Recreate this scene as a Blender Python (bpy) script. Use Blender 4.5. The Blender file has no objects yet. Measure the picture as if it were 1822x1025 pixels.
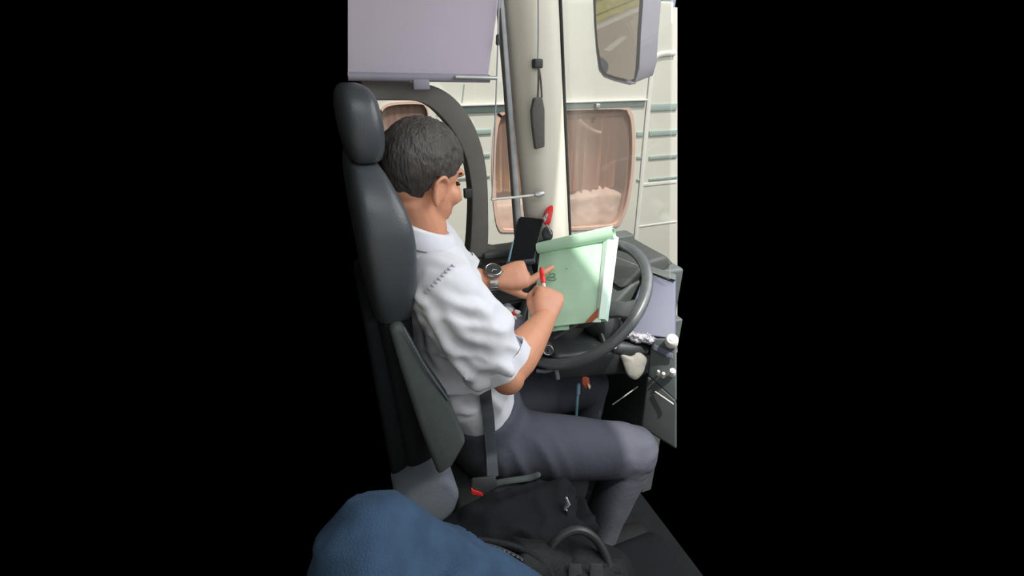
import bpy, bmesh, math, random
import numpy as np
from mathutils.bvhtree import BVHTree
from mathutils import Vector, Matrix, Quaternion, noise
from math import sin, cos, pi, radians, atan2, sqrt

V = Vector
scene = bpy.context.scene
COL = scene.collection
random.seed(7)

# ------------------------------------------------------------------ camera
CAM_Z, FPX, PITCH = 1.48, 820.0, radians(26)
cam_d = bpy.data.cameras.new('camera')
cam_d.sensor_width = 36.0
cam_d.lens = 36.0 * FPX / 1822.0
cam_d.clip_start = 0.02
cam = bpy.data.objects.new('camera', cam_d)
cam.location = (0, 0, CAM_Z)
cam.rotation_euler = (pi / 2 - PITCH, 0, 0)
COL.objects.link(cam)
scene.camera = cam

# ------------------------------------------------------------------ frames of reference
PHI = radians(21)                                   # the bus drives along FW, its left is LF
FW = V((cos(PHI), sin(PHI), 0)); LF = V((-sin(PHI), cos(PHI), 0)); UP = V((0, 0, 1))
def B(f, l, z): return FW * f + LF * l + UP * z    # bus coordinates -> world
def ray(px, py):
    a = (px - 911) / FPX; b = (512.5 - py) / FPX; c, s = cos(PITCH), sin(PITCH)
    return V((a, c + s * b, -s + c * b))
def W(px, py, d): return V((0, 0, CAM_Z)) + ray(px, py) * d
def onplane(px, py, p, n):
    r = ray(px, py); return V((0, 0, CAM_Z)) + r * ((p - V((0, 0, CAM_Z))).dot(n) / r.dot(n))
def WL(px, py, l): return onplane(px, py, B(0, l, 0), LF)
def fl(p): return (p.dot(FW), p.dot(LF), p.z)
RB = Matrix((FW, LF, UP)).transposed()              # bus axes as a rotation

# ------------------------------------------------------------------ world, sun, daylight, exposure
w = bpy.data.worlds.new('world'); scene.world = w; w.use_nodes = True
w.node_tree.nodes['Background'].inputs[0].default_value = (0, 0, 0, 1)
w.node_tree.nodes['Background'].inputs[1].default_value = 0.0
def lamp(name, kind, energy, loc=None, to=None, size=None, color=(1, 1, 1), direction=None):
    d = bpy.data.lights.new(name, kind); d.energy = energy; d.color = color
    o = bpy.data.objects.new(name, d); COL.objects.link(o)
    if loc is not None: o.location = loc
    dv = direction if direction is not None else (to - loc)
    o.rotation_euler = dv.to_track_quat('-Z', 'Y').to_euler()
    if size and kind == 'AREA':
        d.shape = 'RECTANGLE'; d.size, d.size_y = size
    return o
sun = lamp('sun', 'SUN', 4.0, direction=B(-0.06, 0.42, -0.9), color=(1, .96, .9)); sun.data.angle = radians(1.5)
# daylight through the windscreen, through the windows of the door side, and open sky between the two buses
lamp('daylight_windscreen', 'AREA', 56, B(2.2, .35, 2.4), B(.5, 1.0, .75), (2.4, 1.8), (.97, .99, 1))
lamp('daylight_door_side', 'AREA', 16, B(.6, -1.7, 1.9), B(.4, 1.0, .7), (3.4, 1.3), (.93, .97, 1))
lamp('cabin_fill_light', 'AREA', 4.5, B(.15, .45, 1.96), B(.35, .9, .6), (.7, .7), (.96, .98, 1))  # added overhead fill, no fitting behind it
lamp('daylight_sky', 'AREA', 45, B(.4, .9, 4.6), B(.4, 2.6, .9), (6.0, 3.0), (.95, .98, 1))
vs = scene.view_settings
vs.view_transform = 'Standard'; vs.look = 'None'; vs.gamma = 1.0; vs.use_curve_mapping = False
vs.exposure = 0.35

# ------------------------------------------------------------------ materials
def lin(c):
    out = []
    for v in c:
        v = v / 255.0
        out.append(v / 12.92 if v <= .04045 else ((v + .055) / 1.055) ** 2.4)
    return (*out, 1)
MATS = {}
def mat(name, col, rough=.6, metal=0, var=.12, scale=30, bump=0.0, bscale=None, stretch=None, spec=.5, coat=0):
    if name in MATS: return MATS[name]
    m = bpy.data.materials.new(name); m.use_nodes = True
    nt = m.node_tree; n = nt.nodes; p = n['Principled BSDF']
    tc = n.new('ShaderNodeTexCoord'); mp = n.new('ShaderNodeMapping')
    nt.links.new(tc.outputs['Object'], mp.inputs[0])
    if stretch: mp.inputs['Scale'].default_value = stretch
    nz = n.new('ShaderNodeTexNoise'); nz.inputs['Scale'].default_value = scale; nz.inputs['Detail'].default_value = 4
    nt.links.new(mp.outputs[0], nz.inputs['Vector'])
    rp = n.new('ShaderNodeValToRGB'); c = lin(col)
    rp.color_ramp.elements[0].position = .3; rp.color_ramp.elements[1].position = .7
    rp.color_ramp.elements[0].color = tuple(v * (1 - var) for v in c[:3]) + (1,)
    rp.color_ramp.elements[1].color = tuple(min(1, v * (1 + var)) for v in c[:3]) + (1,)
    nt.links.new(nz.outputs['Fac'], rp.inputs[0]); nt.links.new(rp.outputs[0], p.inputs['Base Color'])
    p.inputs['Roughness'].default_value = rough; p.inputs['Metallic'].default_value = metal
    p.inputs['Specular IOR Level'].default_value = spec; p.inputs['Coat Weight'].default_value = coat
    if bump:
        nb = n.new('ShaderNodeTexNoise'); nb.inputs['Scale'].default_value = bscale or scale * 4; nb.inputs['Detail'].default_value = 5
        nt.links.new(mp.outputs[0], nb.inputs['Vector'])
        bp = n.new('ShaderNodeBump'); bp.inputs['Strength'].default_value = bump; bp.inputs['Distance'].default_value = .01
        nt.links.new(nb.outputs['Fac'], bp.inputs['Height']); nt.links.new(bp.outputs[0], p.inputs['Normal'])
    MATS[name] = m; return m
def glass(name, tint=(1, 1, 1), refl=.06, rough=0.0, veil=None):
    """thin clear pane: transmits with a tint, mirrors a little; veil = share of dusty film and painted-in haze"""
    m = bpy.data.materials.new(name); m.use_nodes = True; nt = m.node_tree; n = nt.nodes
    n.remove(n['Principled BSDF']); out = n['Material Output']
    t = n.new('ShaderNodeBsdfTransparent'); t.inputs[0].default_value = (*tint, 1)
    g = n.new('ShaderNodeBsdfGlossy'); g.inputs['Roughness'].default_value = rough
    mx = n.new('ShaderNodeMixShader'); mx.inputs[0].default_value = refl
    nt.links.new(t.outputs[0], mx.inputs[1]); nt.links.new(g.outputs[0], mx.inputs[2])
    last = mx
    if veil:
        d = n.new('ShaderNodeBsdfDiffuse'); d.inputs[0].default_value = lin(veil[1])
        m2 = n.new('ShaderNodeMixShader'); m2.inputs[0].default_value = veil[0]
        nt.links.new(mx.outputs[0], m2.inputs[1]); nt.links.new(d.outputs[0], m2.inputs[2]); last = m2
    nt.links.new(last.outputs[0], out.inputs[0]); return m

M = dict(
    skin=mat('skin', (204, 144, 114), .5, var=.05, scale=18, bump=.08, bscale=160),
    hair=mat('hair', (62, 57, 53), .5, var=.35, scale=60, stretch=(1, 1, .25), bump=.6, bscale=180),
    shirt=mat('shirt_cotton', (212, 213, 219), .8, var=.03, scale=8, bump=.12, bscale=38),
    stitch=mat('stitch_thread', (165, 167, 176), .9),
    trousers=mat('trousers_cloth', (72, 74, 85), .85, var=.08, scale=14, bump=.15, bscale=60),
    shoe=mat('black_leather', (16, 16, 18), .8, spec=.2),
    belt=mat('webbing', (66, 70, 76), .6, var=.1, scale=200),
    black=mat('black_plastic', (50, 53, 54), .45, var=.1, scale=50, bump=.05, bscale=400),
    black2=mat('black_rubber', (66, 69, 69), .6, var=.1, scale=40),
    frame=mat('window_frame', (108, 105, 99), .6, var=.06, scale=20),
    dark=mat('dark_panel', (84, 90, 89), .55, var=.1, scale=12, bump=.05, bscale=300),
    seatdark=mat('seat_shaded_dark', (24, 27, 30), .8, var=.1, scale=20, spec=.2),  # near-black tone with the seat's shade put into the colour
    floor=mat('floor_rubber', (16, 19, 20), .95, spec=.15, var=.15, scale=20, bump=.2, bscale=200),
    seat=mat('seat_leather', (64, 69, 74), .38, var=.12, scale=9, bump=.08, bscale=220),
    seatgrey=mat('seat_fabric_grey', (74, 82, 80), .8, var=.08, scale=30, bump=.2, bscale=400),
    seatlight=mat('seat_cover_grey', (92, 98, 106), .75, var=.06, scale=20, bump=.2, bscale=300),
    pillar=mat('pillar_cream', (224, 219, 206), .6, var=.03, scale=6, bump=.03, bscale=200),
    seal=mat('grey_seal', (168, 171, 174), .6),
    blind=mat('blind_cloth', (238, 232, 244), .85, var=.03, scale=5, bump=.05, bscale=500),
    alu=mat('aluminium', (205, 205, 208), .35, .6, var=.05),
    steel=mat('steel', (165, 165, 165), .28, 1.0, var=.08),
    white=mat('white_plastic', (214, 212, 206), .5, var=.03),
    coach=mat('coach_white', (200, 198, 188), .45, var=.02, scale=3),
    stripe=mat('coach_grey_green', (142, 160, 154), .5, var=.03, scale=4),
    cpink=mat('coach_window_pink', (200, 168, 154), .45, var=.05, scale=5),
    cbrown=mat('coach_curtain_brown', (172, 130, 108), .8, var=.1, scale=6, stretch=(4, 4, .5), bump=.3, bscale=20),
    ctan=mat('coach_curtain_tan', (214, 190, 150), .8, var=.1, scale=6, bump=.3, bscale=20),
    cpale=mat('coach_pale_white', (240, 234, 230), .85, var=.04, scale=10, bump=.2, bscale=30),
    green=mat('green_paper', (186, 224, 194), .6, var=.03, scale=10, bump=.12, bscale=22),
    greenlight=mat('green_fold', (204, 230, 216), .6, var=.03, scale=10),
    brown=mat('brown_card', (158, 84, 50), .7, var=.08, scale=30),
    ink=mat('ink_green', (72, 120, 84), .7),
    red=mat('red_plastic', (222, 46, 44), .4, var=.05),
    rim=mat('wheel_rim', (84, 88, 90), .34, var=.1, scale=60, bump=.05, bscale=500),
    dash=mat('dash_grey_blue', (92, 95, 112), .6, var=.05, scale=10, bump=.04, bscale=400),
    console=mat('console_grey', (88, 96, 96), .5, var=.08, scale=10, bump=.04, bscale=400),
    jeans=mat('denim', (46, 72, 98), .9, var=.18, scale=26, bump=.35, bscale=350),
    bag=mat('bag_nylon', (22, 25, 27), .7, spec=.3, var=.15, scale=14, bump=.3, bscale=120),
    bag2=mat('bag_mesh', (52, 55, 55), .7, var=.15, scale=30, bump=.3, bscale=500),
    jacket=mat('jacket_cloth', (18, 22, 26), .85, spec=.25, var=.15, scale=10, bump=.3, bscale=40),
    screen=mat('phone_glass', (24, 27, 30), .12, var=.05),
    pouch=mat('beige_pouch', (140, 138, 131), .7, var=.05, scale=30, bump=.25, bscale=40),
    wrap=mat('clear_wrapper', (150, 149, 156), .3, .4, var=.2, scale=60, bump=.9, bscale=90),
    lilac=mat('lilac_wrapper', (150, 146, 164), .35, .1, var=.2, scale=40, bump=.6, bscale=70),
    strap=mat('dark_strap', (96, 92, 88), .8, var=.1, scale=60, bump=.2, bscale=300),
    mirror=None, asphalt=mat('asphalt', (166, 158, 150), .9, var=.06, scale=60),
    mhouse=mat('mirror_housing', (142, 140, 152), .5, var=.04),
    verge=mat('verge_grass', (176, 172, 92), .95, var=.3, scale=6),
    leaf=mat('hedge_leaves', (150, 176, 96), .9, var=.3, scale=14, bump=.5, bscale=30),
    palesign=mat('pale_blue_board', (196, 214, 240), .6, var=.03),
    orange=mat('orange_tag', (150, 62, 34), .5), teal=mat('teal_tube', (120, 156, 170), .4),
    lip=mat('lips', (186, 108, 96), .5), eye=mat('eye_dark', (34, 26, 22), .2),
)
bm_ = M['blind']; nt = bm_.node_tree; tl = nt.nodes.new('ShaderNodeBsdfTranslucent'); tl.inputs[0].default_value = lin((246, 240, 252))
mx = nt.nodes.new('ShaderNodeMixShader'); mx.inputs[0].default_value = .62
nt.links.new(nt.nodes['Principled BSDF'].outputs[0], mx.inputs[1]); nt.links.new(tl.outputs[0], mx.inputs[2])
nt.links.new(mx.outputs[0], nt.nodes['Material Output'].inputs[0])
g = mat('mirror_glass', (212, 208, 204), .02, 1.0, var=0); M['mirror'] = g
M['pane'] = glass('clear_pane', (.97, .98, .97), .04)
M['wind'] = glass('windscreen_pane', (.97, .98, .97), .05, veil=(.11, (236, 232, 224)))
M['ctint'] = glass('brown_tinted_pane', (.96, .92, .89), .05, veil=(.18, (206, 176, 164)))

# ------------------------------------------------------------------ mesh helpers (world coordinates)
class MB:
    def __init__(s): s.v = []; s.f = []
    def add(s, vs, fs):
        o = len(s.v); s.v += [V(p) for p in vs]; s.f += [[i + o for i in q] for q in fs]; return s
    def loft(s, rings, closed=True, cap=True):
        n = len(rings[0]); vs = [p for r in rings for p in r]; fs = []
        for i in range(len(rings) - 1):
            for j in range(n if closed else n - 1):
                a = i * n + j; b = i * n + (j + 1) % n
                fs.append([a, b, b + n, a + n])
        if cap and closed:
            fs.append(list(range(n))[::-1]); fs.append([(len(rings) - 1) * n + j for j in range(n)])
        return s.add(vs, fs)
    def tube(s, path, radii, n=14, ref=None, cap=True, round_ends=False):
        """radii: scalar or (a, b); a lies along ref's side of the section"""
        path = [V(p) for p in path]
        if not isinstance(radii, (list, tuple)) or (len(radii) == 2 and not isinstance(radii[0], (list, tuple)) and len(path) != 2): radii = [radii] * len(path)
        rr = [(r, r) if not isinstance(r, (list, tuple)) else r for r in radii]
        if round_ends:
            d0 = (path[0] - path[1]).normalized(); d1 = (path[-1] - path[-2]).normalized()
            a0, a1 = rr[0], rr[-1]
            pre = [(path[0] + d0 * max(a0) * h, (a0[0] * k, a0[1] * k)) for h, k in ((.95, .3), (.75, .66), (.4, .92))]
            post = [(path[-1] + d1 * max(a1) * h, (a1[0] * k, a1[1] * k)) for h, k in ((.4, .92), (.75, .66), (.95, .3))]
            path = [p for p, _ in pre] + path + [p for p, _ in post]
            rr = [r for _, r in pre] + rr + [r for _, r in post]
        rings = []; side = None
        for i, p in enumerate(path):
            t = (path[min(i + 1, len(path) - 1)] - path[max(i - 1, 0)]).normalized()
            if side is None:
                side = V(ref) if ref is not None else (V((0, 0, 1)) if abs(t.z) < .9 else V((1, 0, 0)))
            side = (side - t * side.dot(t)).normalized()
            u = t.cross(side)
            a, b = rr[i]
            rings.append([p + side * (a * cos(2 * pi * k / n)) + u * (b * sin(2 * pi * k / n)) for k in range(n)])
        return s.loft(rings, cap=cap)
    def ell(s, c, r, rot=None, n=20, m=12):
        rot = rot or Matrix.Identity(3); rings = []
        for i in range(1, m):
            t = pi * i / m
            rings.append([V(c) + rot @ V((r[0] * sin(t) * cos(2 * pi * k / n), r[1] * sin(t) * sin(2 * pi * k / n), r[2] * cos(t))) for k in range(n)])
        return s.loft(rings)
    def prism(s, outline, off):
        a = [V(p) for p in outline]; return s.loft([a, [p + V(off) for p in a]])
    def box(s, c, half, rot=None):
        rot = rot or Matrix.Identity(3)
        vs = [V(c) + rot @ V((x * half[0], y * half[1], z * half[2])) for x in (-1, 1) for y in (-1, 1) for z in (-1, 1)]
        return s.add(vs, [[0, 1, 3, 2], [4, 6, 7, 5], [0, 4, 5, 1], [2, 3, 7, 6], [0, 2, 6, 4], [1, 5, 7, 3]])
    def bbox(s, f0, f1, l0, l1, z0, z1):
        return s.box(B((f0 + f1) / 2, (l0 + l1) / 2, (z0 + z1) / 2), ((f1 - f0) / 2, (l1 - l0) / 2, (z1 - z0) / 2), RB)
    def quad(s, pts): return s.add(pts, [list(range(len(pts)))])
    def mesh(s, name='m'):
        me = bpy.data.meshes.new(name); me.from_pydata([tuple(p) for p in s.v], [], s.f); me.update()
        bm = bmesh.new(); bm.from_mesh(me); bmesh.ops.recalc_face_normals(bm, faces=bm.faces); bm.to_mesh(me); bm.free()
        return me
def modded(me, mods):
    o = bpy.data.objects.new('t', me); COL.objects.link(o)
    for k, kw in mods:
        md = o.modifiers.new(k, k)
        for a, b in kw.items(): setattr(md, a, b)
    dg = bpy.context.evaluated_depsgraph_get()
    out = bpy.data.meshes.new_from_object(o.evaluated_get(dg)); bpy.data.objects.remove(o); return out
def union(mb, vox=.006, smooth=4, fac=.5):
    return modded(mb.mesh(), [('REMESH', dict(mode='VOXEL', voxel_size=vox)), ('SMOOTH', dict(factor=fac, iterations=smooth))])
def soft(mb, bev=.006, seg=3):
    return modded(mb.mesh(), [('BEVEL', dict(width=bev, segments=seg, limit_method='ANGLE', angle_limit=radians(35)))])
def puff(mb, lv=2):
    return modded(mb.mesh(), [('SUBSURF', dict(levels=lv, render_levels=lv))])
def displace(me, fn):
    me.update(); ns = [v.normal.copy() for v in me.vertices]
    for v, n_ in zip(me.vertices, ns): v.co += n_ * fn(v.co)
    me.update(); return me

def rootloc(o):
    while o is not None and o.parent is not None: o = o.parent
    return o.location if o is not None else V((0, 0, 0))
def obj(name, me, m, parent=None, smooth=True, at=None, label=None):
    if isinstance(me, MB): me = me.mesh(name)
    o = bpy.data.objects.new(name, me); COL.objects.link(o)
    me.materials.clear(); me.materials.append(M[m] if isinstance(m, str) else m)
    if parent is not None:
        o.parent = parent; off = rootloc(parent)
    else:
        if at is None:
            zs = min(v.co.z for v in me.vertices); n = len(me.vertices)
            c = sum((v.co for v in me.vertices), V()) / n; at = V((c.x, c.y, zs))
        o.location = at; off = V(at)
    me.transform(Matrix.Translation(-off))
    for p in me.polygons: p.use_smooth = smooth
    if smooth:
        try: me.set_sharp_from_angle(angle=radians(40))
        except Exception: pass
    if label: o['label'] = label
    return o
def tag(o, label, cat, group=None):
    o['label'] = label; o['category'] = cat
    if group: o['group'] = group
    return o
def thing(name, loc, label, cat, group=None):
    o = bpy.data.objects.new(name, None); COL.objects.link(o); o.location = loc; o.empty_display_size = .05
    return tag(o, label, cat, group)
def struct(name, me, m, smooth=True, loc=None):
    o = obj(name, me, m, None, smooth, loc); o['kind'] = 'structure'; return o
def lerp(a, b, t): return a + (b - a) * t
def spline(pts, k=6):
    """Catmull-Rom through points"""
    P = [V(p) for p in pts]; out = []
    for i in range(len(P) - 1):
        p0 = P[max(i - 1, 0)]; p1, p2 = P[i], P[i + 1]; p3 = P[min(i + 2, len(P) - 1)]
        for j in range(k):
            t = j / k
            out.append(.5 * ((2 * p1) + (p2 - p0) * t + (2 * p0 - 5 * p1 + 4 * p2 - p3) * t * t + (3 * p1 - p0 - 3 * p2 + p3) * t ** 3))
    out.append(P[-1]); return out

# ================================================================== THE SETTING
FLOOR = -.12
WL_L = 1.50                                         # inner face of the driver's side wall
struct('floor', soft(MB().bbox(.10, .98, .66, 1.55, FLOOR - .06, FLOOR), .004), 'floor')
struct('ceiling', soft(MB().bbox(-2.2, .775, -1.2, 1.62, 1.98, 2.04), .01), 'white')
# side wall below the sill, with a ledge
wl = struct('wall_left', soft(MB().bbox(.13, 1.12, WL_L, WL_L + .07, FLOOR, .845), .006), 'dark')
obj('sill_ledge', soft(MB().bbox(.13, .445, WL_L - .035, WL_L + .05, .825, .85), .008), 'dark', wl)
obj('sill_ledge', soft(MB().bbox(.455, .74, WL_L - .035, WL_L + .05, .842, .868), .008), 'dark', wl)
# driver's window with the round-cornered black frame
outer = [(863, 458), (866, 420), (866, 380), (865, 335), (862, 298), (855, 262), (842, 225), (822, 192), (797, 167), (770, 153), (740, 147), (700, 144), (655, 143), (640, 142)]
inner = [(832, 452), (835, 420), (837, 380), (837, 345), (834, 315), (827, 282), (814, 250), (796, 222), (776, 200), (757, 186), (736, 179), (706, 178), (670, 178), (652, 178)]
po = spline([WL(x, y, WL_L) for x, y in outer], 3); pi_ = spline([WL(x, y, WL_L) for x, y in inner], 3)
def band(a, b, off0, off1):
    m_ = MB(); rings = []
    for p, q in zip(a, b): rings.append([p + LF * off0, q + LF * off0, q + LF * off1, p + LF * off1])
    return m_.loft(rings)
win1 = struct('window_1', soft(band(po, pi_, -.02, .05), .007), 'frame')
bl = fl(WL(832, 452, WL_L))
obj('bottom_rail', soft(MB().bbox(.13, bl[0] + .02, WL_L - .015, WL_L + .045, .845, .872), .006), 'frame', win1)
pane = [p + LF * .02 for p in pi_] + [B(.06, WL_L + .02, .87)]
obj('pane', MB().prism(pane, LF * .004), 'pane', win1, False)
lt = WL(828, 340, WL_L)
obj('latch', soft(MB().box(lt - LF * .03, (.014, .01, .016), RB), .004), 'black', win1)
# fixed quarter light between the frame and the pillar
q0 = [(866, 436), (876, 441), (900, 444), (935, 446)]
q1 = [(850, 458), (862, 466), (900, 468), (960, 470)]
win2 = struct('window_2', soft(band(spline([WL(x, y, WL_L) for x, y in q0], 4), spline([WL(x, y, WL_L) for x, y in q1], 4), -.01, .045), .006), 'frame')
pq = [(775, 140), (842, 215), (866, 300), (868, 440), (955, 446), (905, -60), (700, -60), (700, 140)]
obj('pane', MB().prism([WL(x, y, WL_L + .03) for x, y in pq], LF * .004), 'pane', win2, False)

# windscreen pillar, cream, leaning back
ptop, pbot = WL(946, -70, WL_L - .02), WL(979, 440, WL_L - .02)
ax = (ptop - pbot).normalized()
def pillar_ring(p, wl_, wr):
    out = []
    for k in range(15):
        t = k / 14; f = -wl_ + (wl_ + wr) * t
        h = .05 * (1 - abs(2 * t - 1) ** 3)
        out.append(p + FW * f - LF * h)
    return out + [p + FW * wr + LF * .05, p - FW * wl_ + LF * .05]
rings = []
for i in range(9):
    t = i / 8; p = lerp(pbot, ptop, t)
    rings.append(pillar_ring(p, .075 + .012 * t, .082))
pil = struct('trim_1', MB().loft(rings), 'pillar')
for (x0, y0, x1, y1, wd, nm) in ((926, 440, 884, -60, .013, 'seal'), (1014.5, 430, 994, -60, .004, 'seal')):
    a, b = WL(x0, y0, WL_L - .025), WL(x1, y1, WL_L - .025)
    obj(nm, MB().tube([a, lerp(a, b, .5), b], [(wd, .012)] * 3, 10, FW), 'seal' if wd > .01 else 'black2', pil)
a, b = WL(919, 440, WL_L - .03), WL(888, 15, WL_L - .03)
obj('seal_edge', MB().tube([a, lerp(a, b, .5), b], [(.004, .012)] * 3, 8, FW), 'frame', pil)
# windscreen
wa, wb = pbot + FW * .085, ptop + FW * .085
ws = [wa + LF * .02, wa + FW * .10 - LF * .2, wa + FW * .15 - LF * .40]
wt = [wb + LF * .02, wb + FW * .06 - LF * .2, wb + FW * .09 - LF * .40]
mb = MB(); sb = spline(ws, 6); st = spline(wt, 6)
mb.loft([[p, q, q + FW * .005, p + FW * .005] for p, q in zip(sb, st)])
struct('window_3', mb, 'wind')

# ================================================================== LARGE THINGS OUTSIDE
CL = 2.6                                            # near side of the white coach
def C(px, py, off=0.0): return onplane(px, py, B(0, CL + off, 0), LF)
def cbox(px0, py0, px1, py1, off, th):              # panel on the coach side between two pixel corners, level and plumb
    a, b = fl(C(px0, py0)), fl(C(px1, py1))
    return MB().bbox(min(a[0], b[0]), max(a[0], b[0]), CL + off - th, CL + off, min(a[2], b[2]), max(a[2], b[2]))
ztop = C(1100, 9).z
f_back = fl(C(652, 100))[0]
ftop = fl(C(1203, 9))[0]; flow = fl(C(1203, 470))[0]
slope = (flow - ftop) / (ztop - C(1203, 470).z)
zlow = -.75
def nose(z): return ftop + (ztop - z) * slope
coach = thing('white_coach', B((f_back + ftop) / 2, CL + .3, -1.1), 'white coach with brown tinted windows and grey green stripes parked alongside', 'bus')
out = [B(f_back, CL, zlow), B(nose(zlow), CL, zlow), B(nose(ztop), CL, ztop), B(f_back, CL, ztop)]
def body_with_holes():
    # skin built as vertical strips round the two window holes
    return MB().prism(out, LF * .02)
WINS = [  # outline in the photograph of the two windows in view
    [(884, 202), (905, 195), (1000, 191), (1105, 189), (1119, 196), (1125, 215), (1127, 255), (1124, 310), (1116, 360), (1104, 392), (1085, 404), (1000, 409), (905, 412), (885, 406), (877, 370), (873, 315), (874, 260), (878, 222)],
    [(676, 196), (684, 186), (705, 181), (745, 180), (757, 186), (762, 210), (762, 300), (755, 380), (735, 405), (712, 408), (696, 400), (684, 330)],
]
bm = bmesh.new()
def loop(pts):
    vs_ = [bm.verts.new(p) for p in pts]; return [bm.edges.new((vs_[i], vs_[(i + 1) % len(vs_)])) for i in range(len(vs_))]
edges = loop(out)
wouts = []
for o_ in WINS:
    pts = spline([C(x, y) for x, y in o_ + o_[:1]], 3)[:-1]; wouts.append(pts); edges += loop(pts)
bmesh.ops.triangle_fill(bm, use_beauty=True, use_dissolve=False, edges=edges)
me = bpy.data.meshes.new('body'); bm.to_mesh(me); bm.free()
me = modded(me, [('SOLIDIFY', dict(thickness=.03, offset=0))])
body = obj('side_panel', me, 'coach', coach, False)
obj('front_end', MB().loft([[B(nose(z), CL, z), B(nose(z) - .25, CL + .5, z), B(nose(z) - .29, CL + .5, z), B(nose(z) - .04, CL, z)] for z in (zlow, .5, ztop)]), 'coach', coach)
obj('roof', soft(MB().prism([B(f_back, CL - .012, ztop - .02), B(ftop - .02, CL - .012, ztop - .02), B(ftop - .27, CL + .5, ztop - .02), B(f_back + .25, CL + .5, ztop - .02)], UP * .05), .012), 'coach', coach)
obj('rear_end', MB().prism([B(f_back, CL, zlow), B(f_back + .03, CL, zlow), B(f_back + .28, CL + .5, zlow), B(f_back + .25, CL + .5, zlow)], UP * (ztop - zlow)), 'coach', coach)
for o_, pts in zip(WINS, wouts):
    cen = sum(pts, V()) / len(pts)
    inn = [cen + (p - cen) * .955 for p in pts]
    fr = obj('window', modded(band(pts + pts[:1], inn + inn[:1], -.022, .03).mesh(), [('WELD', {})]), 'cpink', coach)
    obj('pane', MB().prism([cen + (p - cen) * .95 + LF * .0 for p in pts], LF * .005), 'ctint', fr, False)
# inside the windows: curtains, and a white lump that puts in the pale dashboard reflection
a, b = fl(C(868, 430)), fl(C(1140, 185))
inside = obj('window_box', MB().bbox(a[0], b[0], CL + .36, CL + .38, a[2] - .1, b[2] + .1), 'ctan', coach, False)
def curtain(px0, px1, py0, py1, off, m_, wave=.018):
    p0, p1 = fl(C(px0, py1)), fl(C(px1, py0)); n = 36; top, bot = [], []
    for i in range(n + 1):
        t = i / n; f = lerp(p0[0], p1[0], t); ww = wave * sin(i * 1.5) + .006 * sin(i * 3.7)
        top.append(B(f, CL + off + ww, p1[2])); bot.append(B(f + .012 * sin(i), CL + off + ww * 1.3, p0[2]))
    return obj('curtain', modded(MB().loft([[p, q] for p, q in zip(top, bot)], closed=False).mesh(), [('SOLIDIFY', dict(thickness=.006))]), m_, coach)
curtain(1000, 1128, 185, 350, .12, 'cbrown'); curtain(868, 925, 200, 355, .16, 'ctan'); curtain(922, 1004, 190, 350, .14, 'cbrown')
curtain(690, 770, 176, 420, .1, 'cbrown')
rail = obj('curtain_rail', MB().tube([C(1006, 207, .06), C(1060, 205, .06), C(1122, 203, .06)], .012, 10), 'cpink', coach)
a, b = fl(C(868, 440)), fl(C(1135, 338))
lm = union(MB().bbox(a[0], b[0], CL + .05, CL + .34, a[2] - .05, b[2] - .02)
           .ell(C(1050, 343, .16), (.17, .08, .05), RB).ell(C(1075, 345, .12), (.12, .07, .035), RB).ell(C(900, 372, .12), (.13, .07, .05), RB), .014, 5)
displace(lm, lambda p: .016 * noise.noise(p * 9) + .006 * noise.noise(p * 25))
obj('reflection_lump', lm, 'cpale', coach)
obj('bent_tube', MB().tube(spline([C(1030, 213, .05), C(1042, 224, .05), C(1056, 232, .05), C(1068, 236, .05)], 4), .012, 10), 'cpale', coach)
# stripes, seams, the door with its raised frame
def stripe(x0, x1, y0, y1, m_='stripe', off=-.006, th=.008, nm='stripe'):
    a_, b_ = fl(C(x0, (y0 + y1) / 2)), fl(C(x1, (y0 + y1) / 2)); z0, z1 = C((x0 + x1) / 2, y1).z, C((x0 + x1) / 2, y0).z
    f1 = min(b_[0], nose(z1) - .004)
    return obj(nm, soft(MB().bbox(a_[0], f1, CL - .015 + off - th + .006, CL - .015 + .004, z0, z1), .002, 2), m_, coach)
for seg in ((775, 1143), (1152, 1215)):
    stripe(seg[0], seg[1], 184, 196)
    stripe(seg[0], 872 if seg[0] < 900 else seg[1], 231, 240)
    if seg[0] > 900:
        stripe(1130, 1141, 234, 242)
    stripe(seg[0], 870 if seg[0] < 900 else seg[1], 275, 281)
    stripe(seg[0], 870 if seg[0] < 900 else seg[1], 314, 318)
stripe(1130, 1141, 277, 282); stripe(1130, 1139, 317, 321)
stripe(775, 1146, 181, 184, 'white', -.02, .012, 'gutter')
stripe(775, 1143, 147, 148, 'stripe', 0, .003, 'seam'); 
stripe(1135, 1200, 396, 399, 'white', -.004, .006, 'sill_strip')
stripe(1140, 1200, 322, 328, 'white', -.004, .006, 'sill_strip')
obj('bracket', soft(MB().box(C(1063, 188, -.03), (.014, .012, .012), RB), .003), 'alu', coach)
for x0, y0, x1, y1 in ((826, 150, 822, 182),):
    obj('panel_seam', MB().tube([C(x0, y0, -.015), C(x1, y1, -.015)], .004, 8), 'stripe', coach)
fp = spline([C(1126, 470, -.022), C(1131, 430, -.022), C(1141, 330, -.022), C(1150, 230, -.022), C(1158, 150, -.022)], 4) + \
     spline([C(1160, 128, -.022), C(1163, 108, -.022), C(1172, 98, -.022), C(1186, 95, -.022), C(1201, 94, -.022)], 4)
obj('door_frame', MB().tube(fp, [(.008, .016)] * len(fp), 10, LF), 'white', coach)
# dark wheel arch low on the coach side
c0 = C(1215, 470, 0); arch = []
for k in range(13):
    t = radians(116 + k * 6); arch.append(c0 + FW * (.33 * cos(t)) + UP * (.29 * sin(t)))
obj('wheel_arch', MB().tube(arch, (.012, .006), 8, LF), 'white', coach)

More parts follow.
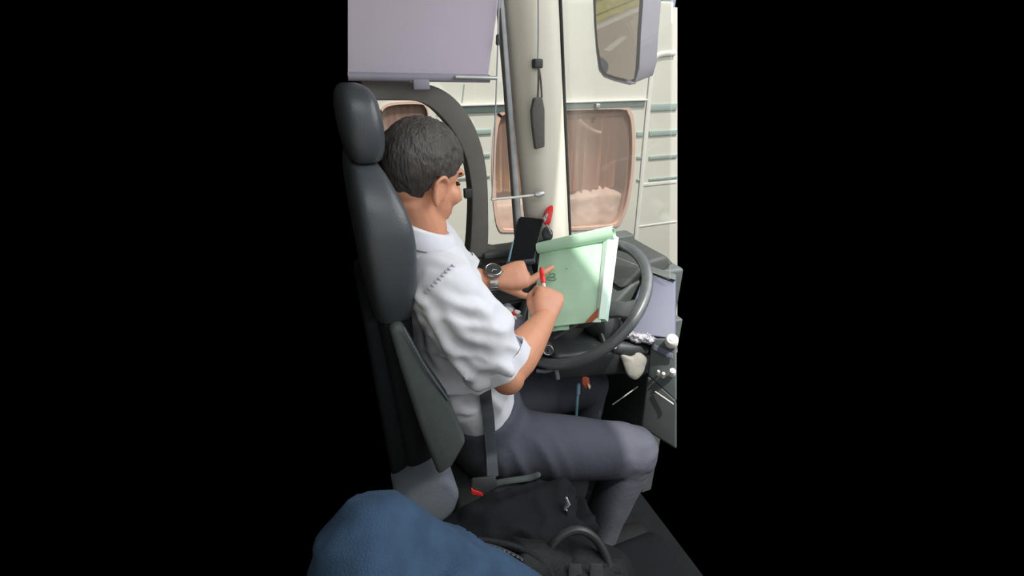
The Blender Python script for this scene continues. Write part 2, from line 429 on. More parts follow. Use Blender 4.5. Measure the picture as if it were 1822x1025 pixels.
# hedge, board beyond the coach
for i, (px, h) in enumerate(((1004, .5), (1038, .62), (1172, .5))):
    base = onplane(px, 40, B(0, 7.5, 0), LF); base.z = -1.1
    m_ = MB(); top = onplane(px, -30, B(0, 7.5, 0), LF).z
    for k in range(9):
        m_.ell(V((base.x, base.y, 0)) + V((random.uniform(-.03, .03), random.uniform(-.03, .03), lerp(-.9, top, k / 8))), (.15, .15, .3), n=12, m=8)
    me = union(m_, .04, 2); displace(me, lambda p: .03 * noise.noise(p * 7))
    tag(obj('roadside_shrub', me, 'leaf', None, True, base), ['yellow green roadside shrub showing above the coach roof beside the cream pillar', 'yellow green roadside shrub showing above the coach roof beside the mirror glass', 'yellow green roadside shrub behind the pale blue board beyond the coach'][i], 'shrub', 'roadside shrubs beyond the coach')
bd = thing('roadside_board', V((*onplane(1190, 0, B(0, 6.5, 0), LF).xy, -1.1)), 'pale blue roadside board standing beyond the coach', 'sign')
p = onplane(1190, -4, B(0, 6.5, 0), LF)
obj('board', soft(MB().box(p, (.12, .02, .2), RB), .01), 'palesign', bd)
obj('post', MB().tube([V((p.x, p.y, -1.1)), p + LF * .04], .03, 10), 'seal', bd)

# ================================================================== EXTERIOR MIRROR AND THE ROAD IT SHOWS
mc = W(1100, 40, 1.95)
vdir = (mc - V((0, 0, CAM_Z))).normalized()
tgt = V((-2.2, -9.5, -1.1)); rdir = (tgt - mc).normalized()
mn = (rdir - vdir).normalized()                     # mirror normal
def MP(px, py, off=0.0): return onplane(px, py, mc + mn * off, mn)
mg_out = [(1062, -60), (1060, 0), (1061, 40), (1064, 80), (1070, 118), (1078, 130), (1095, 136), (1120, 142), (1128, 140), (1131, 118), (1134, 60), (1138, 0), (1140, -60)]
mh_out = [(1056, -66), (1055, 0), (1057, 45), (1060, 85), (1065, 125), (1074, 137), (1092, 144), (1120, 151), (1131, 149), (1138, 122), (1141, 60), (1145, 0), (1147, -66)]
mir = thing('exterior_mirror', MP(1105, 150), 'grey housed exterior mirror outside the windscreen reflecting the road', 'mirror')
front = [MP(x, y) for x, y in mh_out]
ctr = sum(front, V()) / len(front)
dback = (-mn * .8 + V((.95, 0, 0))).normalized()
r1 = [p - mn * .03 for p in front]; 
back = [ctr + (p - ctr) * .88 + dback * .13 for p in front]
lipr = [ctr + (p - ctr) * .955 for p in front]
obj('housing', soft(MB().loft([[p + mn * -.012 for p in lipr], [p + mn * .004 for p in lipr], [p + mn * .006 for p in front], r1, back]), .006, 2), 'mhouse', mir)
obj('mirror_glass', MB().prism([MP(x, y, .007) for x, y in mg_out], mn * .003), 'mirror', mir, False)
obj('bracket', MB().tube([ctr + UP * .15 - mn * .03, ctr + UP * .55 - mn * .05], .02, 10), 'black2', mir)
def road_hit(px, py, z):
    p = MP(px, py, .01); d = (p - V((0, 0, CAM_Z))).normalized(); r = d - mn * (2 * d.dot(mn))
    return p + r * ((z - p.z) / r.z)
RZ = -1.1
la, lb = road_hit(1066, 48, RZ), road_hit(1130, 20, RZ)
rd = (lb - la).normalized(); rn = V((-rd.y, rd.x, 0))
if rn.dot(road_hit(1100, 110, RZ) - la) < 0: rn = -rn
def strip(s0, s1, n0, n1, z):
    return MB().prism([la + rd * s0 + rn * n0 + UP * (z - RZ), la + rd * s1 + rn * n0 + UP * (z - RZ), la + rd * s1 + rn * n1 + UP * (z - RZ), la + rd * s0 + rn * n1 + UP * (z - RZ)], (0, 0, -.02))
road = struct('road', strip(-5, 40, -.3, 9, RZ), 'asphalt', False)
obj('edge_line', strip(-5, 40, -.12, .14, RZ + .012), 'white', road, False)
da, db = road_hit(1079, 92, RZ), road_hit(1111, 66, RZ)
obj('lane_dash', MB().prism([da - rn * .09, db - rn * .09, db + rn * .09, da + rn * .09], (0, 0, .012)), 'white', road, False)
struct('ground', strip(-5, 40, -8, -.3, RZ + .01), 'verge', False)
gr = thing('guard_rail', la - rn * .7, 'pale steel guard rail along the road verge seen in the exterior mirror', 'guard rail')
obj('beam', MB().prism([la + rd * s - rn * .7 + UP * z for s, z in ((-5, .35), (40, .35), (40, .6), (-5, .6))], rn * .05), 'alu', gr, False)
for k in range(10):
    p = la + rd * (k * 4 - 4) - rn * .72
    obj('post', MB().tube([p, p + UP * .6], .05, 8), 'alu', gr)

# ================================================================== CAB FITTINGS
struct('wall_front', soft(MB().bbox(.98, 1.03, 1.06, WL_L, FLOOR, .70), .006), 'dark')
# --- dashboard
dash = thing('dashboard', B(.95, 1.25, FLOOR), 'grey blue dashboard and console wrapped round the steering wheel', 'dashboard')
prof = [(.74, .60), (.80, .70), (.90, .79), (1.00, .825), (1.12, .82), (1.12, .55), (.80, .50)]
obj('top_panel', soft(MB().loft([[B(f, l, z) for f, z in prof] for l in (1.50, 1.19)]), .012), 'dark', dash)
cl_prof = [(.86, .775), (.96, .865), (1.04, .875), (1.08, .84), (.98, .78)]
obj('instrument_hood', soft(MB().loft([[B(f, l, z) for f, z in cl_prof] for l in (1.42, 1.30, 1.20)]), .014), 'black2', dash)
def slab(pts, th, m_, parent, name, bev=.008):
    P = [W(*p) for p in pts]; nrm = (sum(P, V()) / len(P) - V((0, 0, CAM_Z))).normalized()
    return obj(name, soft(MB().prism(P, nrm * th), bev), m_, parent)
slab([(1108, 592, 1.46), (1124, 545, 1.50), (1150, 480, 1.57), (1203, 496, 1.52), (1203, 604, 1.42)], .10, 'dash', dash, 'side_panel')
slab([(1146, 470, 1.58), (1203, 488, 1.53), (1203, 499, 1.50), (1148, 482, 1.56)], .16, 'dark', dash, 'top_edge', .004)
con = slab([(1160, 602, 1.42), (1204, 602, 1.38), (1204, 716, 1.38), (1152, 668, 1.46)], .09, 'console', dash, 'console')
slab([(1152, 668, 1.455), (1204, 714, 1.375), (1204, 800, 1.42), (1140, 760, 1.5)], .08, 'dark', dash, 'console_base')
slab([(1164, 612, 1.41), (1198, 630, 1.375), (1198, 640, 1.375), (1162, 622, 1.41)], .006, 'dash', dash, 'rocker_row', .002)
for (x, y, d, r) in ((1195, 607, 1.37, .019), (1196, 663, 1.368, .010), (1180, 668, 1.40, .006), (1171, 664, 1.41, .005)):
    c0 = W(x, y, d); ax_ = (V((0, 0, CAM_Z)) - c0).normalized(); ax_ = (ax_ + UP * .6).normalized()
    k = obj('knob', MB().tube([c0 - ax_ * .012, c0 + ax_ * .012, c0 + ax_ * .018], [r, r, r * .75], 20), 'white', dash)
    obj('knob_cap', MB().tube([c0 + ax_ * .017, c0 + ax_ * .021], [r * .5, r * .4], 14), 'alu', k)
for i, (a, b) in enumerate((((1090, 720, 1.58), (1135, 688, 1.54)), ((1166, 697, 1.43), (1198, 719, 1.37)))):
    obj('trim_strip', MB().tube([W(*a), W(*b)], .0022, 8), 'white', dash)
# --- side console and pocket left of the driver
sc = thing('side_console', B(.55, 1.38, FLOOR), 'dark side console with pocket under the driver window', 'console')
obj('body', soft(MB().bbox(.34, .74, 1.33, 1.49, FLOOR, .70), .015), 'dark', sc)
obj('pocket_rim', soft(MB().bbox(.36, .72, 1.325, 1.345, .695, .73), .006), 'black', sc)
# --- steering wheel
wc = W(1030, 535, 1.45); tw = radians(40)
wn = (-FW * sin(tw) + UP * cos(tw)).normalized(); wu = LF.copy(); wv = wn.cross(wu).normalized()
RW = .228
wh = thing('steering_wheel', wc - wn * .45, 'large dark grey steering wheel propping up the green folder', 'steering wheel')
rimv = MB(); nn = 72; rings = []
for k in range(nn):
    a = 2 * pi * k / nn; dr = wu * cos(a) + wv * sin(a)
    rings.append([wc + dr * (RW + .017 * cos(2 * pi * j / 12)) + wn * (.015 * sin(2 * pi * j / 12)) for j in range(12)])
rings.append(rings[0]); rimv.loft(rings, cap=False)
obj('rim', modded(rimv.mesh(), [('WELD', {})]), 'rim', wh)
for a in (radians(205), radians(335), radians(90), ):
    dr = wu * cos(a) + wv * sin(a); sd = wn.cross(dr)
    rg = []
    for t, wdt, dz in ((.05, .045, -.03), (.10, .032, -.028), (.16, .026, -.018), (RW - .006, .036, 0)):
        c0 = wc + dr * t + wn * dz
        rg.append([c0 + sd * wdt + wn * .006, c0 - sd * wdt + wn * .006, c0 - sd * wdt - wn * .008, c0 + sd * wdt - wn * .008])
    obj('spoke', soft(MB().loft(rg), .005), 'rim', wh)
obj('hub', puff(MB().tube([wc - wn * .06, wc - wn * .055, wc - wn * .02, wc - wn * .015], [.06, .075, .07, .055], 20)), 'black2', wh)
obj('column', MB().tube([wc - wn * .04, wc - wn * .2, wc - wn * .36, wc - wn * .40], [.045, .06, .065, .06], 20), 'black', wh)
shr = soft(MB().loft([[B(f, l, z) for f, l, z in ((.66 + q, 1.00, .69 + h), (.66 + q, 1.24, .69 + h), (.66 + q, 1.22, .58 + h), (.66 + q, 1.02, .58 + h))] for q, h in ((-.14, .02), (.0, .0), (.16, -.03))]), .02)
obj('shroud', shr, 'black', wh)
def ring_tube(c0, n_, r, th, k=28):
    u = n_.orthogonal().normalized(); v_ = n_.cross(u); m_ = MB(); rg = []
    for i in range(k + 1):
        a = 2 * pi * i / k; d = u * cos(a) + v_ * sin(a)
        rg.append([c0 + d * (r + th * cos(j * pi / 4)) + n_ * (th * sin(j * pi / 4)) for j in range(8)])
    return modded(m_.loft(rg, cap=False).mesh(), [('WELD', {})])
kc = W(975, 623, 1.36); kn = (V((0, 0, CAM_Z)) - kc + V((.15, -.2, -.2))).normalized()
ig = obj('ignition_barrel', MB().tube([kc - kn * .05, kc + kn * .002], [.019, .017], 20), 'black2', wh)
obj('ignition_ring', ring_tube(kc + kn * .002, kn, .014, .0028), 'steel', ig)
obj('key_slot', soft(MB().box(kc + kn * .003, (.002, .002, .008)), .0008), 'black', ig)
lv = [W(955, 660, 1.37), W(972, 661, 1.36), W(988, 658, 1.35), W(993, 675, 1.35)]
obj('tilt_lever', MB().tube(spline(lv, 4), [(.005, .007)] * 13, 10), 'seatlight', wh, label='pale grey tilt lever')
st0, st1 = W(1092, 618, 1.44), W(1152, 622, 1.47)
sk = obj('stalk', MB().tube([wc - wn * .1, W(1075, 615, 1.47), st0, lerp(st0, st1, .5), st1], [.008, .012, .02, .022, .018], 16, round_ends=True), 'black', wh)
obj('stalk_cap', MB().tube([st0 + V((-.012, -.012, .012)), st0 + V((-.002, -.022, .02))], [(.012, .012), (.009, .009)], 14), 'white', sk)

# --- sun blind over the driver's window
BLL = 1.43
def S(x, y, l=BLL): return onplane(x, y, B(0, l, 0), LF)
bl_ = thing('roller_sun_blind', S(750, 150), 'lilac roller sun blind pulled down over the driver window', 'blind')
pb = [S(619, -60), S(893, -60), S(887, 0), S(869, 133), S(744, 131), S(619, 128)]
obj('cloth', soft(MB().prism(pb, LF * .004), .001, 1), 'blind', bl_, False)
a, b = S(619, 136), S(871, 140)
obj('bottom_bar', MB().tube([a, lerp(a, b, .5), b], [(.011, .008)] * 3, 12, UP), 'mhouse', bl_)
obj('end_rod', MB().tube([S(810, 137, BLL - .012), S(884, 139, BLL - .012)], .0055, 10), 'alu', bl_)
obj('clip', soft(MB().box(S(749, 150), (.024, .008, .015), RB), .005), 'mhouse', bl_, label='small grey pull clip')
wire = spline([S(889, -60, BLL - .01), S(886, 70, BLL - .01), S(882, 190, BLL - .01), S(877, 320, BLL - .01), S(875, 355, BLL - .01)], 5)
obj('guide_wire', MB().tube(wire, .0022, 8), 'seal', bl_)
obj('stopper', MB().tube([S(886, 65, BLL - .01), S(885.5, 77, BLL - .01)], .006, 10, round_ends=True), 'black2', bl_)
obj('guide_rod', MB().tube([S(874, 355, BLL - .01), S(918, 351, BLL - .01), S(960, 346, BLL - .005)], .0042, 10), 'white', bl_)
obj('rod_knob', MB().tube([S(952, 347, BLL - .012), S(958, 346, BLL - .012), S(967, 344, BLL - .012)], [.006, .011, .008], 12), 'alu', bl_)
# --- strap hanging from a hook on the pillar
hs = thing('hanging_strap', S(960, 268, 1.42), 'dark cloth strap hanging on a cord from the cream pillar', 'strap')
obj('cord', MB().tube(spline([S(957, -50, 1.415), S(958, 50, 1.415), S(957, 108, 1.415)], 4), .0022, 8), 'seal', hs)
obj('hook', soft(MB().box(S(956, 113, 1.42), (.014, .014, .013), RB), .005), 'black2', hs)
for dx in (-3, 4):
    obj('loop_cord', MB().tube(spline([S(958, 116, 1.41), S(960 + dx * .6, 145, 1.41), S(960 + dx, 174, 1.41)], 5), .003, 8), 'strap', hs)
ro = [(951, 174), (966, 173), (970, 195), (970, 262), (953, 267), (948, 225), (946, 198)]
obj('cloth_tab', soft(MB().prism([S(x, y, 1.40) for x, y in ro], LF * .018), .006), 'strap', hs)

# --- phone in a cradle, drink packet, wrapper
ph = thing('mobile_phone', W(932, 470, 1.62), 'black mobile phone tilted upright in a cradle by the pillar', 'phone')
pp = [W(923, 384, 1.64), W(967, 389, 1.62), W(950, 464, 1.56), W(904, 470, 1.57)]
pn = (pp[1] - pp[0]).cross(pp[3] - pp[0]).normalized(); pn = pn if pn.dot(ray(930, 430)) < 0 else -pn
obj('case', soft(MB().prism([p - pn * .012 for p in pp], pn * .012), .005), 'black', ph)
pc = sum(pp, V()) / 4
obj('screen', MB().prism([pc + (p - pc) * .95 for p in pp], pn * .001), 'screen', ph, False)
cr = thing('phone_cradle', W(930, 490, 1.6), 'dark phone cradle and arm fixed on the side console', 'phone holder')
obj('clamp', soft(MB().prism([p - pn * .03 for p in (lerp(pp[0], pp[3], .55) , lerp(pp[1], pp[2], .55), pp[2], pp[3])], pn * .016), .004), 'black2', cr)
obj('foot_lip', soft(MB().prism([pp[2] + V((.006, 0, 0)), pp[3] - V((.006, 0, 0)), pp[3] - V((.006, 0, .012)), pp[2] + V((.006, 0, -.012))], pn * .02), .004), 'seatlight', cr)
obj('side_grip', MB().tube([lerp(pp[0], pp[3], .55) - pn * .004, pp[3] - pn * .004], .006, 10), 'teal', cr)
arm0 = lerp(pp[0], pp[2], .6) - pn * .03
obj('arm', MB().tube(spline([arm0, arm0 + V((.02, .03, -.07)), V((*B(.66, 1.42, 0).xy, .71))], 5), .011, 12), 'black', cr)
pk = thing('snack_packet', W(972, 470, 1.56), 'red and silver snack packet poking up beside the phone', 'packet')
o_ = [(964, 390), (968, 374), (977, 365), (986, 362), (985, 375), (981, 392), (979, 404), (966, 402)]
me = puff(MB().prism([W(x, y, 1.60) for x, y in o_], ray(975, 385) * .02), 1)
obj('wrapper', me, 'red', pk)
o_ = [(966, 388), (973, 377), (976, 381), (969, 398)]
obj('silver_print', soft(MB().prism([W(x, y, 1.598) for x, y in o_], ray(975, 385) * .006), .001), 'wrap', pk)
o_ = [(964, 400), (981, 401), (985, 416), (983, 430), (960, 430)]
me = puff(MB().prism([W(x, y, 1.60) for x, y in o_], ray(975, 415) * .04), 2); displace(me, lambda p: .004 * noise.noise(p * 60))
obj('foil_bag', me, 'black2', pk)
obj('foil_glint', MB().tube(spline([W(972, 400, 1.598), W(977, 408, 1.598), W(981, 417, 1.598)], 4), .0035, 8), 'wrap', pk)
cup = W(972, 440, 1.66)
obj('holder_cup', MB().tube([V((cup.x, cup.y, .72)), V((cup.x, cup.y, W(974, 428, 1.66).z))], [.022, .026], 18), 'black', pk)
dbg = thing('sweet_wrapper_bag', W(905, 580, 1.48), 'crumpled lilac plastic bag of wrapped sweets in the side pocket', 'bag')
m_ = MB().ell(W(895, 575, 1.55), (.05, .04, .06)).ell(W(912, 580, 1.54), (.045, .04, .05)).ell(W(900, 555, 1.57), (.035, .03, .03))
me = union(m_, .008, 3); displace(me, lambda p: .010 * (abs(noise.noise(p * 35)) - .3) + .005 * noise.noise(p * 80))
obj('bag', me, 'lilac', dbg)
for (x, y, m_, r) in ((903, 553, 'white', .014), (914, 558, 'red', .009), (920, 556, 'white', .009), (913, 566, 'white', .010), (908, 562, 'red', .007), (924, 563, 'wrap', .008)):
    me = union(MB().ell(W(x, y, 1.485), (r * 1.4, r * .8, r)), .003, 1); displace(me, lambda p: .003 * noise.noise(p * 150))
    obj('sweet', me, m_, dbg)
# --- beige pouch, clear wrapper, key tag
po_ = [(1097, 622), (1112, 634), (1128, 632), (1131, 622), (1140, 627), (1155, 634), (1150, 656), (1138, 682), (1117, 675), (1106, 648)]
me = puff(MB().prism([W(x, y, 1.43) for x, y in po_], ray(1128, 650) * .035), 2); displace(me, lambda p: .004 * noise.noise(p * 40))
pu = tag(obj('hanging_pouch', me, 'pouch'), 'pale beige soft pouch hanging under the dashboard stalk', 'pouch')
me = union(MB().ell(W(1140, 601, 1.44), (.04, .02, .016)).ell(W(1122, 596, 1.44), (.024, .015, .014)).ell(W(1157, 606, 1.43), (.022, .015, .014)), .004, 1)
displace(me, lambda p: .008 * (abs(noise.noise(p * 60)) - .3) + .004 * noise.noise(p * 130))
tag(obj('crumpled_wrapper', me, 'wrap'), 'crumpled clear plastic wrapper lying on the dashboard ledge', 'wrapper')
kt = thing('key_tag', W(1040, 695, 1.45), 'small orange red key tag dangling below the steering column', 'key ring')
obj('tag_leaf', soft(MB().prism([W(x, y, 1.45) for x, y in ((1036, 668), (1048, 672), (1050, 688), (1041, 692), (1035, 682))], ray(1040, 680) * .006), .002), 'orange', kt)
obj('tag_ring', ring_tube(W(1038, 664, 1.45), ray(1038, 664).normalized(), .008, .0015), 'steel', kt)
obj('tag_glint', soft(MB().prism([W(x, y, 1.445) for x, y in ((1045, 682), (1051, 686), (1050, 693), (1047, 690))], ray(1040, 680) * .003), .001), 'ctan', kt)
obj('chain', MB().tube([W(1044, 640, 1.45), W(1038, 662, 1.45)], .0018, 6), 'steel', kt)
pd = thing('pedal_lever', W(1027, 730, 1.5), 'slim pale blue lever rising behind the driver trousers', 'lever')
obj('shaft', MB().tube(spline([W(1029, 690, 1.52), W(1027, 712, 1.53), W(1024, 760, 1.56)], 4), .005, 10), 'teal', pd)
obj('lever_grip', MB().tube([W(1029, 685, 1.52), W(1028.5, 700, 1.523)], .007, 10, round_ends=True), 'teal', pd)

# ================================================================== GREEN FOLDER ON THE WHEEL
TL, TR, BR, BL_ = W(962, 436, 1.62), W(1097, 408, 1.50), W(1079, 572, 1.31), W(948, 586, 1.42)
fo = thing('green_folder', BR, 'pale green plastic folder with rolled top leaning on the steering wheel', 'folder')
fn = (TR - TL).cross(BL_ - TL).normalized(); fn = fn if fn.dot(ray(1020, 500)) < 0 else -fn
def G(u, v): return lerp(lerp(TL, TR, u), lerp(BL_, BR, u), v)
def sheet(u0, u1, v0, v1, off, bulge, n=16, th=.003):
    rows = []
    for i in range(n + 1):
        v = lerp(v0, v1, i / n)
        rows.append([G(lerp(u0, u1, j / n), v) + fn * (off + bulge * sin(pi * j / n) * (.4 + .6 * sin(pi * v)) + .003 * noise.noise(V((j * .35, i * .3, 1.7)))) for j in range(n + 1)])
    return modded(MB().loft(rows, closed=False).mesh(), [('SOLIDIFY', dict(thickness=th))])
fcov = obj('cover', sheet(0, 1, .08, 1, .004, .006), 'green', fo)
# rolled top edge
c_ = [G(u, .10) + fn * .016 + (TL - BL_).normalized() * .004 for u in (-.0, .2, .4, .6, .8, 1.0)]
rl = []
for i, p in enumerate(c_):
    t = (c_[-1] - c_[0]).normalized(); e1 = fn; e2 = t.cross(e1)
    rr = .021 + .005 * i / 5
    ang = [radians(-60 + 400 * k / 23) for k in range(24)]
    rl.append([p + (e1 * cos(a) + e2 * sin(a)) * (rr * (1 - .35 * k / 23)) for k, a in enumerate(ang)])
obj('rolled_edge', modded(MB().loft(rl, closed=False).mesh(), [('SOLIDIFY', dict(thickness=.002))]), 'green', fo)
obj('back_sheet', sheet(-.10, .5, .55, 1.03, -.008, .002), 'green', fo)
mb = MB(); rows = []
for i in range(13):
    v = lerp(.10, 1.0, i / 12)
    rows.append([G(.86 + .02 * v, v) + fn * .010, G(.93, v) + fn * .018, G(1.0, v) + fn * .012, G(1.035 - .02 * v, v) - fn * .004])
obj('folded_flap', modded(mb.loft(rows, closed=False).mesh(), [('SOLIDIFY', dict(thickness=.002))]), 'greenlight', fo, label='paler folded flap')
def ongreen(px, py, off): return onplane(px, py, TL + fn * off, fn)
mb = MB().prism([ongreen(x, y, .016) for x, y in ((1041, 574), (1070, 543), (1067, 565), (1056, 573))], fn * .002)
obj('brown_insert', soft(mb, .0005, 1), 'brown', fo, label='reddish brown card showing at the torn corner')
mb = MB().prism([ongreen(x, y, .017) for x, y in ((1054, 574), (1062, 567), (1068, 566), (1069, 574))], fn * .003)
obj('insert_edge', soft(mb, .0005, 1), 'greenlight', fo)
for pts in ([(972, 497), (978, 489), (985, 487), (988, 490), (982, 494), (975, 495), (984, 494), (989, 496), (985, 499), (972, 498)],
            [(969, 489), (973, 486), (979, 486)]):
    obj('ink_mark', MB().tube(spline([ongreen(x, y, .0135) for x, y in pts], 4), .0010, 6), 'ink', fo)
obj('ink_dot', MB().ell(ongreen(1008, 478, .013), (.0018, .0018, .0018), n=8, m=6), 'ink', fo)

# ================================================================== DRIVER SEAT
SEAT_L = 1.06
seat = thing('driver_seat', B(.35, SEAT_L, FLOOR), 'high backed dark leather driver seat with headrest', 'seat')
def seat_ring(z, hw, ff, wing, fr, n=28):
    out = []
    for k in range(n):                                # superellipse, the front pulled forward at the wings
        a = 2 * pi * k / n; cx, cy = cos(a), sin(a)
        l = hw * (abs(cy) ** .55) * (1 if cy >= 0 else -1)
        t = (abs(cx) ** .55)
        fcen = (ff + fr) / 2
        f = fcen + t * ((ff - fcen) + (wing - ff) * min(1, abs(l / hw) ** 2.5)) if cx >= 0 else fcen - t * (fcen - fr)
        out.append(B(f, SEAT_L + l, z))
    return out
bk = [(.26, .17, .17, .17, .06), (.30, .195, .165, .17, .05), (.45, .20, .15, .16, .045), (.65, .205, .125, .14, .04), (.85, .208, .105, .125, .035), (.97, .215, .095, .125, .03),
      (1.04, .238, .092, .145, .025), (1.1, .248, .09, .166, .022), (1.17, .25, .088, .178, .02), (1.22, .245, .085, .168, .02), (1.26, .226, .085, .138, .02), (1.295, .19, .085, .108, .025), (1.315, .155, .07, .09, .03)]
obj('backrest', puff(MB().loft([seat_ring(*r) for r in bk[5:]]), 1), 'seat', seat)
obj('lower_backrest', puff(MB().loft([seat_ring(*r) for r in bk[:7]]), 1), 'seatdark', seat)  # split off in the dark tone: shadow side of the backrest painted in
hr = [(1.305, .13, .08, .08, .04), (1.31, .158, .098, .10, .03), (1.35, .168, .105, .112, .022), (1.40, .166, .102, .110, .02), (1.432, .15, .095, .10, .026), (1.445, .125, .08, .08, .04)]
obj('headrest', puff(MB().loft([seat_ring(*r) for r in hr]), 1), 'seat', seat)
def slanted(name, pts, hl, m_, bev=.015):
    return obj(name, soft(MB().loft([[B(f, l0, z) for f, z in pts] for l0 in hl]), bev), m_, seat)
# grey side bolster running down the flank of the backrest
sbp = [W(694, 590, .905), W(717, 580, .915), W(760, 655, .965), W(800, 712, 1.015), W(831, 788, 1.065), W(806, 832, 1.075), W(781, 850, 1.07), W(750, 770, 1.015), W(714, 660, .945)]
obj('side_bolster', soft(MB().prism(sbp, LF * .05), .012), 'seatgrey', seat, label='grey green fabric side bolster')
obj('bolster_seam', MB().tube(spline([W(717, 582, .91), W(727, 600, .922), W(758, 655, .96), W(798, 712, 1.01)], 5), .0022, 8), 'seatlight', seat)
obj('back_shell', soft(MB().loft([[B(f, l, z) for f, z in ((.02, .32), (.07, .32), (.05, 1.0), (.01, 1.0))] for l in (SEAT_L - .19, SEAT_L + .19)]), .015), 'seatdark', seat)
cu = [[B(.17, l, .33 + h), B(.17, l, .40 + h), B(.40, l, .40 + h), B(.54, l, .385 + h), B(.59, l, .35 + h), B(.58, l, .28 + h), B(.35, l, .27)] for l, h in ((.85, -.03), (.88, -.01), (1.06, -.012), (1.24, -.01), (1.27, -.03))]
obj('cushion', soft(MB().loft(cu), .02), 'black2', seat)
lump = MB().prism([W(700, 905, 1.06), W(742, 872, 1.075), W(784, 851, 1.09), (W(800, 856, 1.095)), W(822, 880, 1.1), W(812, 910, 1.1), W(788, 945, 1.09), W(740, 950, 1.06)], LF * .12)
obj('hinge_cover', soft(lump, .016, 4), 'seatlight', seat, label='rounded grey hinge cover')
obj('pedestal', soft(MB().bbox(.24, .56, .86, 1.26, FLOOR, .29), .02), 'black', seat)
obj('slide_rail', soft(MB().bbox(.18, .58, .84, .87, .20, .24), .006), 'seatdark', seat)
obj('tilt_handle', MB().tube(spline([W(872, 862, 1.22), W(905, 856, 1.22), W(940, 851, 1.23), W(956, 846, 1.23)], 4), [(.006, .010)] * 13, 12, UP, round_ends=True), 'seatgrey', seat)

# ================================================================== THE DRIVER
drv = thing('person', B(.35, 1.06, FLOOR), 'seated driver in white short sleeved shirt and grey trousers writing on a folder', 'person')
shR, shL = B(.175, .875, 1.055), B(.20, 1.245, 1.055)
elR, elL = W(902, 662, 1.08), W(828, 500, 1.40)
wrR, wrL = W(968, 571, 1.25), W(880, 498, 1.42)
hipR, hipL = B(.315, .965, .475), B(.315, 1.155, .475)
knR, knL = W(1126, 801, 1.45), B(.78, 1.22, .38)
anR, anL = B(.66, .90, -.03), B(.74, 1.22, -.03)
HC = W(754, 315, 1.06)

def frame(x, up):
    x = x.normalized(); y = up.cross(x).normalized(); return Matrix((x, y, x.cross(y))).transposed()
faz, fpit = radians(47), radians(-20)
face = V((sin(faz) * cos(fpit), cos(faz) * cos(fpit), sin(fpit)))
HM = frame(face, UP)                                 # columns: forward, left side, up
def H(x, y, z): return HC + HM @ V((x, y, z))

body = MB()
tors = [B(.315, 1.06, .43), B(.305, 1.06, .50), B(.262, 1.06, .65), B(.215, 1.06, .84), B(.19, 1.06, .97), B(.178, 1.06, 1.06), B(.172, 1.06, 1.10)]
body.tube(tors, [(.13, .09), (.14, .09), (.118, .078), (.13, .086), (.138, .08), (.11, .06), (.06, .055)], 24, LF)
body.tube([B(.165, 1.06, 1.06), B(.18, 1.06, 1.13), H(-.015, 0, -.06), H(-.01, 0, 0)], [.066, .057, .056, .05], 18)
# skull, face, jaw
body.ell(H(-.012, 0, .030), (.092, .074, .088), HM); body.ell(H(.028, 0, -.035), (.062, .058, .082), HM)
body.ell(H(.052, 0, -.098), (.030, .032, .022), HM); body.ell(H(-.03, 0, -.02), (.06, .058, .06), HM)
body.ell(H(.073, 0, .030), (.016, .05, .014), HM); body.ell(H(.082, 0, -.066), (.012, .024, .010), HM); body.ell(H(.080, 0, -.079), (.011, .02, .008), HM)
body.tube([H(.082, 0, .022), H(.097, 0, -.008), H(.108, 0, -.030), H(.092, 0, -.043)], [.008, .011, .015, .013], 12, round_ends=True)
for s in (-1, 1):
    body.ell(H(.060, .036 * s, -.025), (.026, .022, .024), HM)
    er = MB(); body.ell(H(-.004, .073 * s, -.022), (.017, .008, .031), HM)
    body.tube(spline([H(.010, .073 * s, -.035), H(.012, .080 * s, -.004), H(-.006, .086 * s, .012), H(-.022, .085 * s, -.004), H(-.016, .080 * s, -.034), H(-.003, .075 * s, -.052)], 3), .0052, 8, round_ends=True)
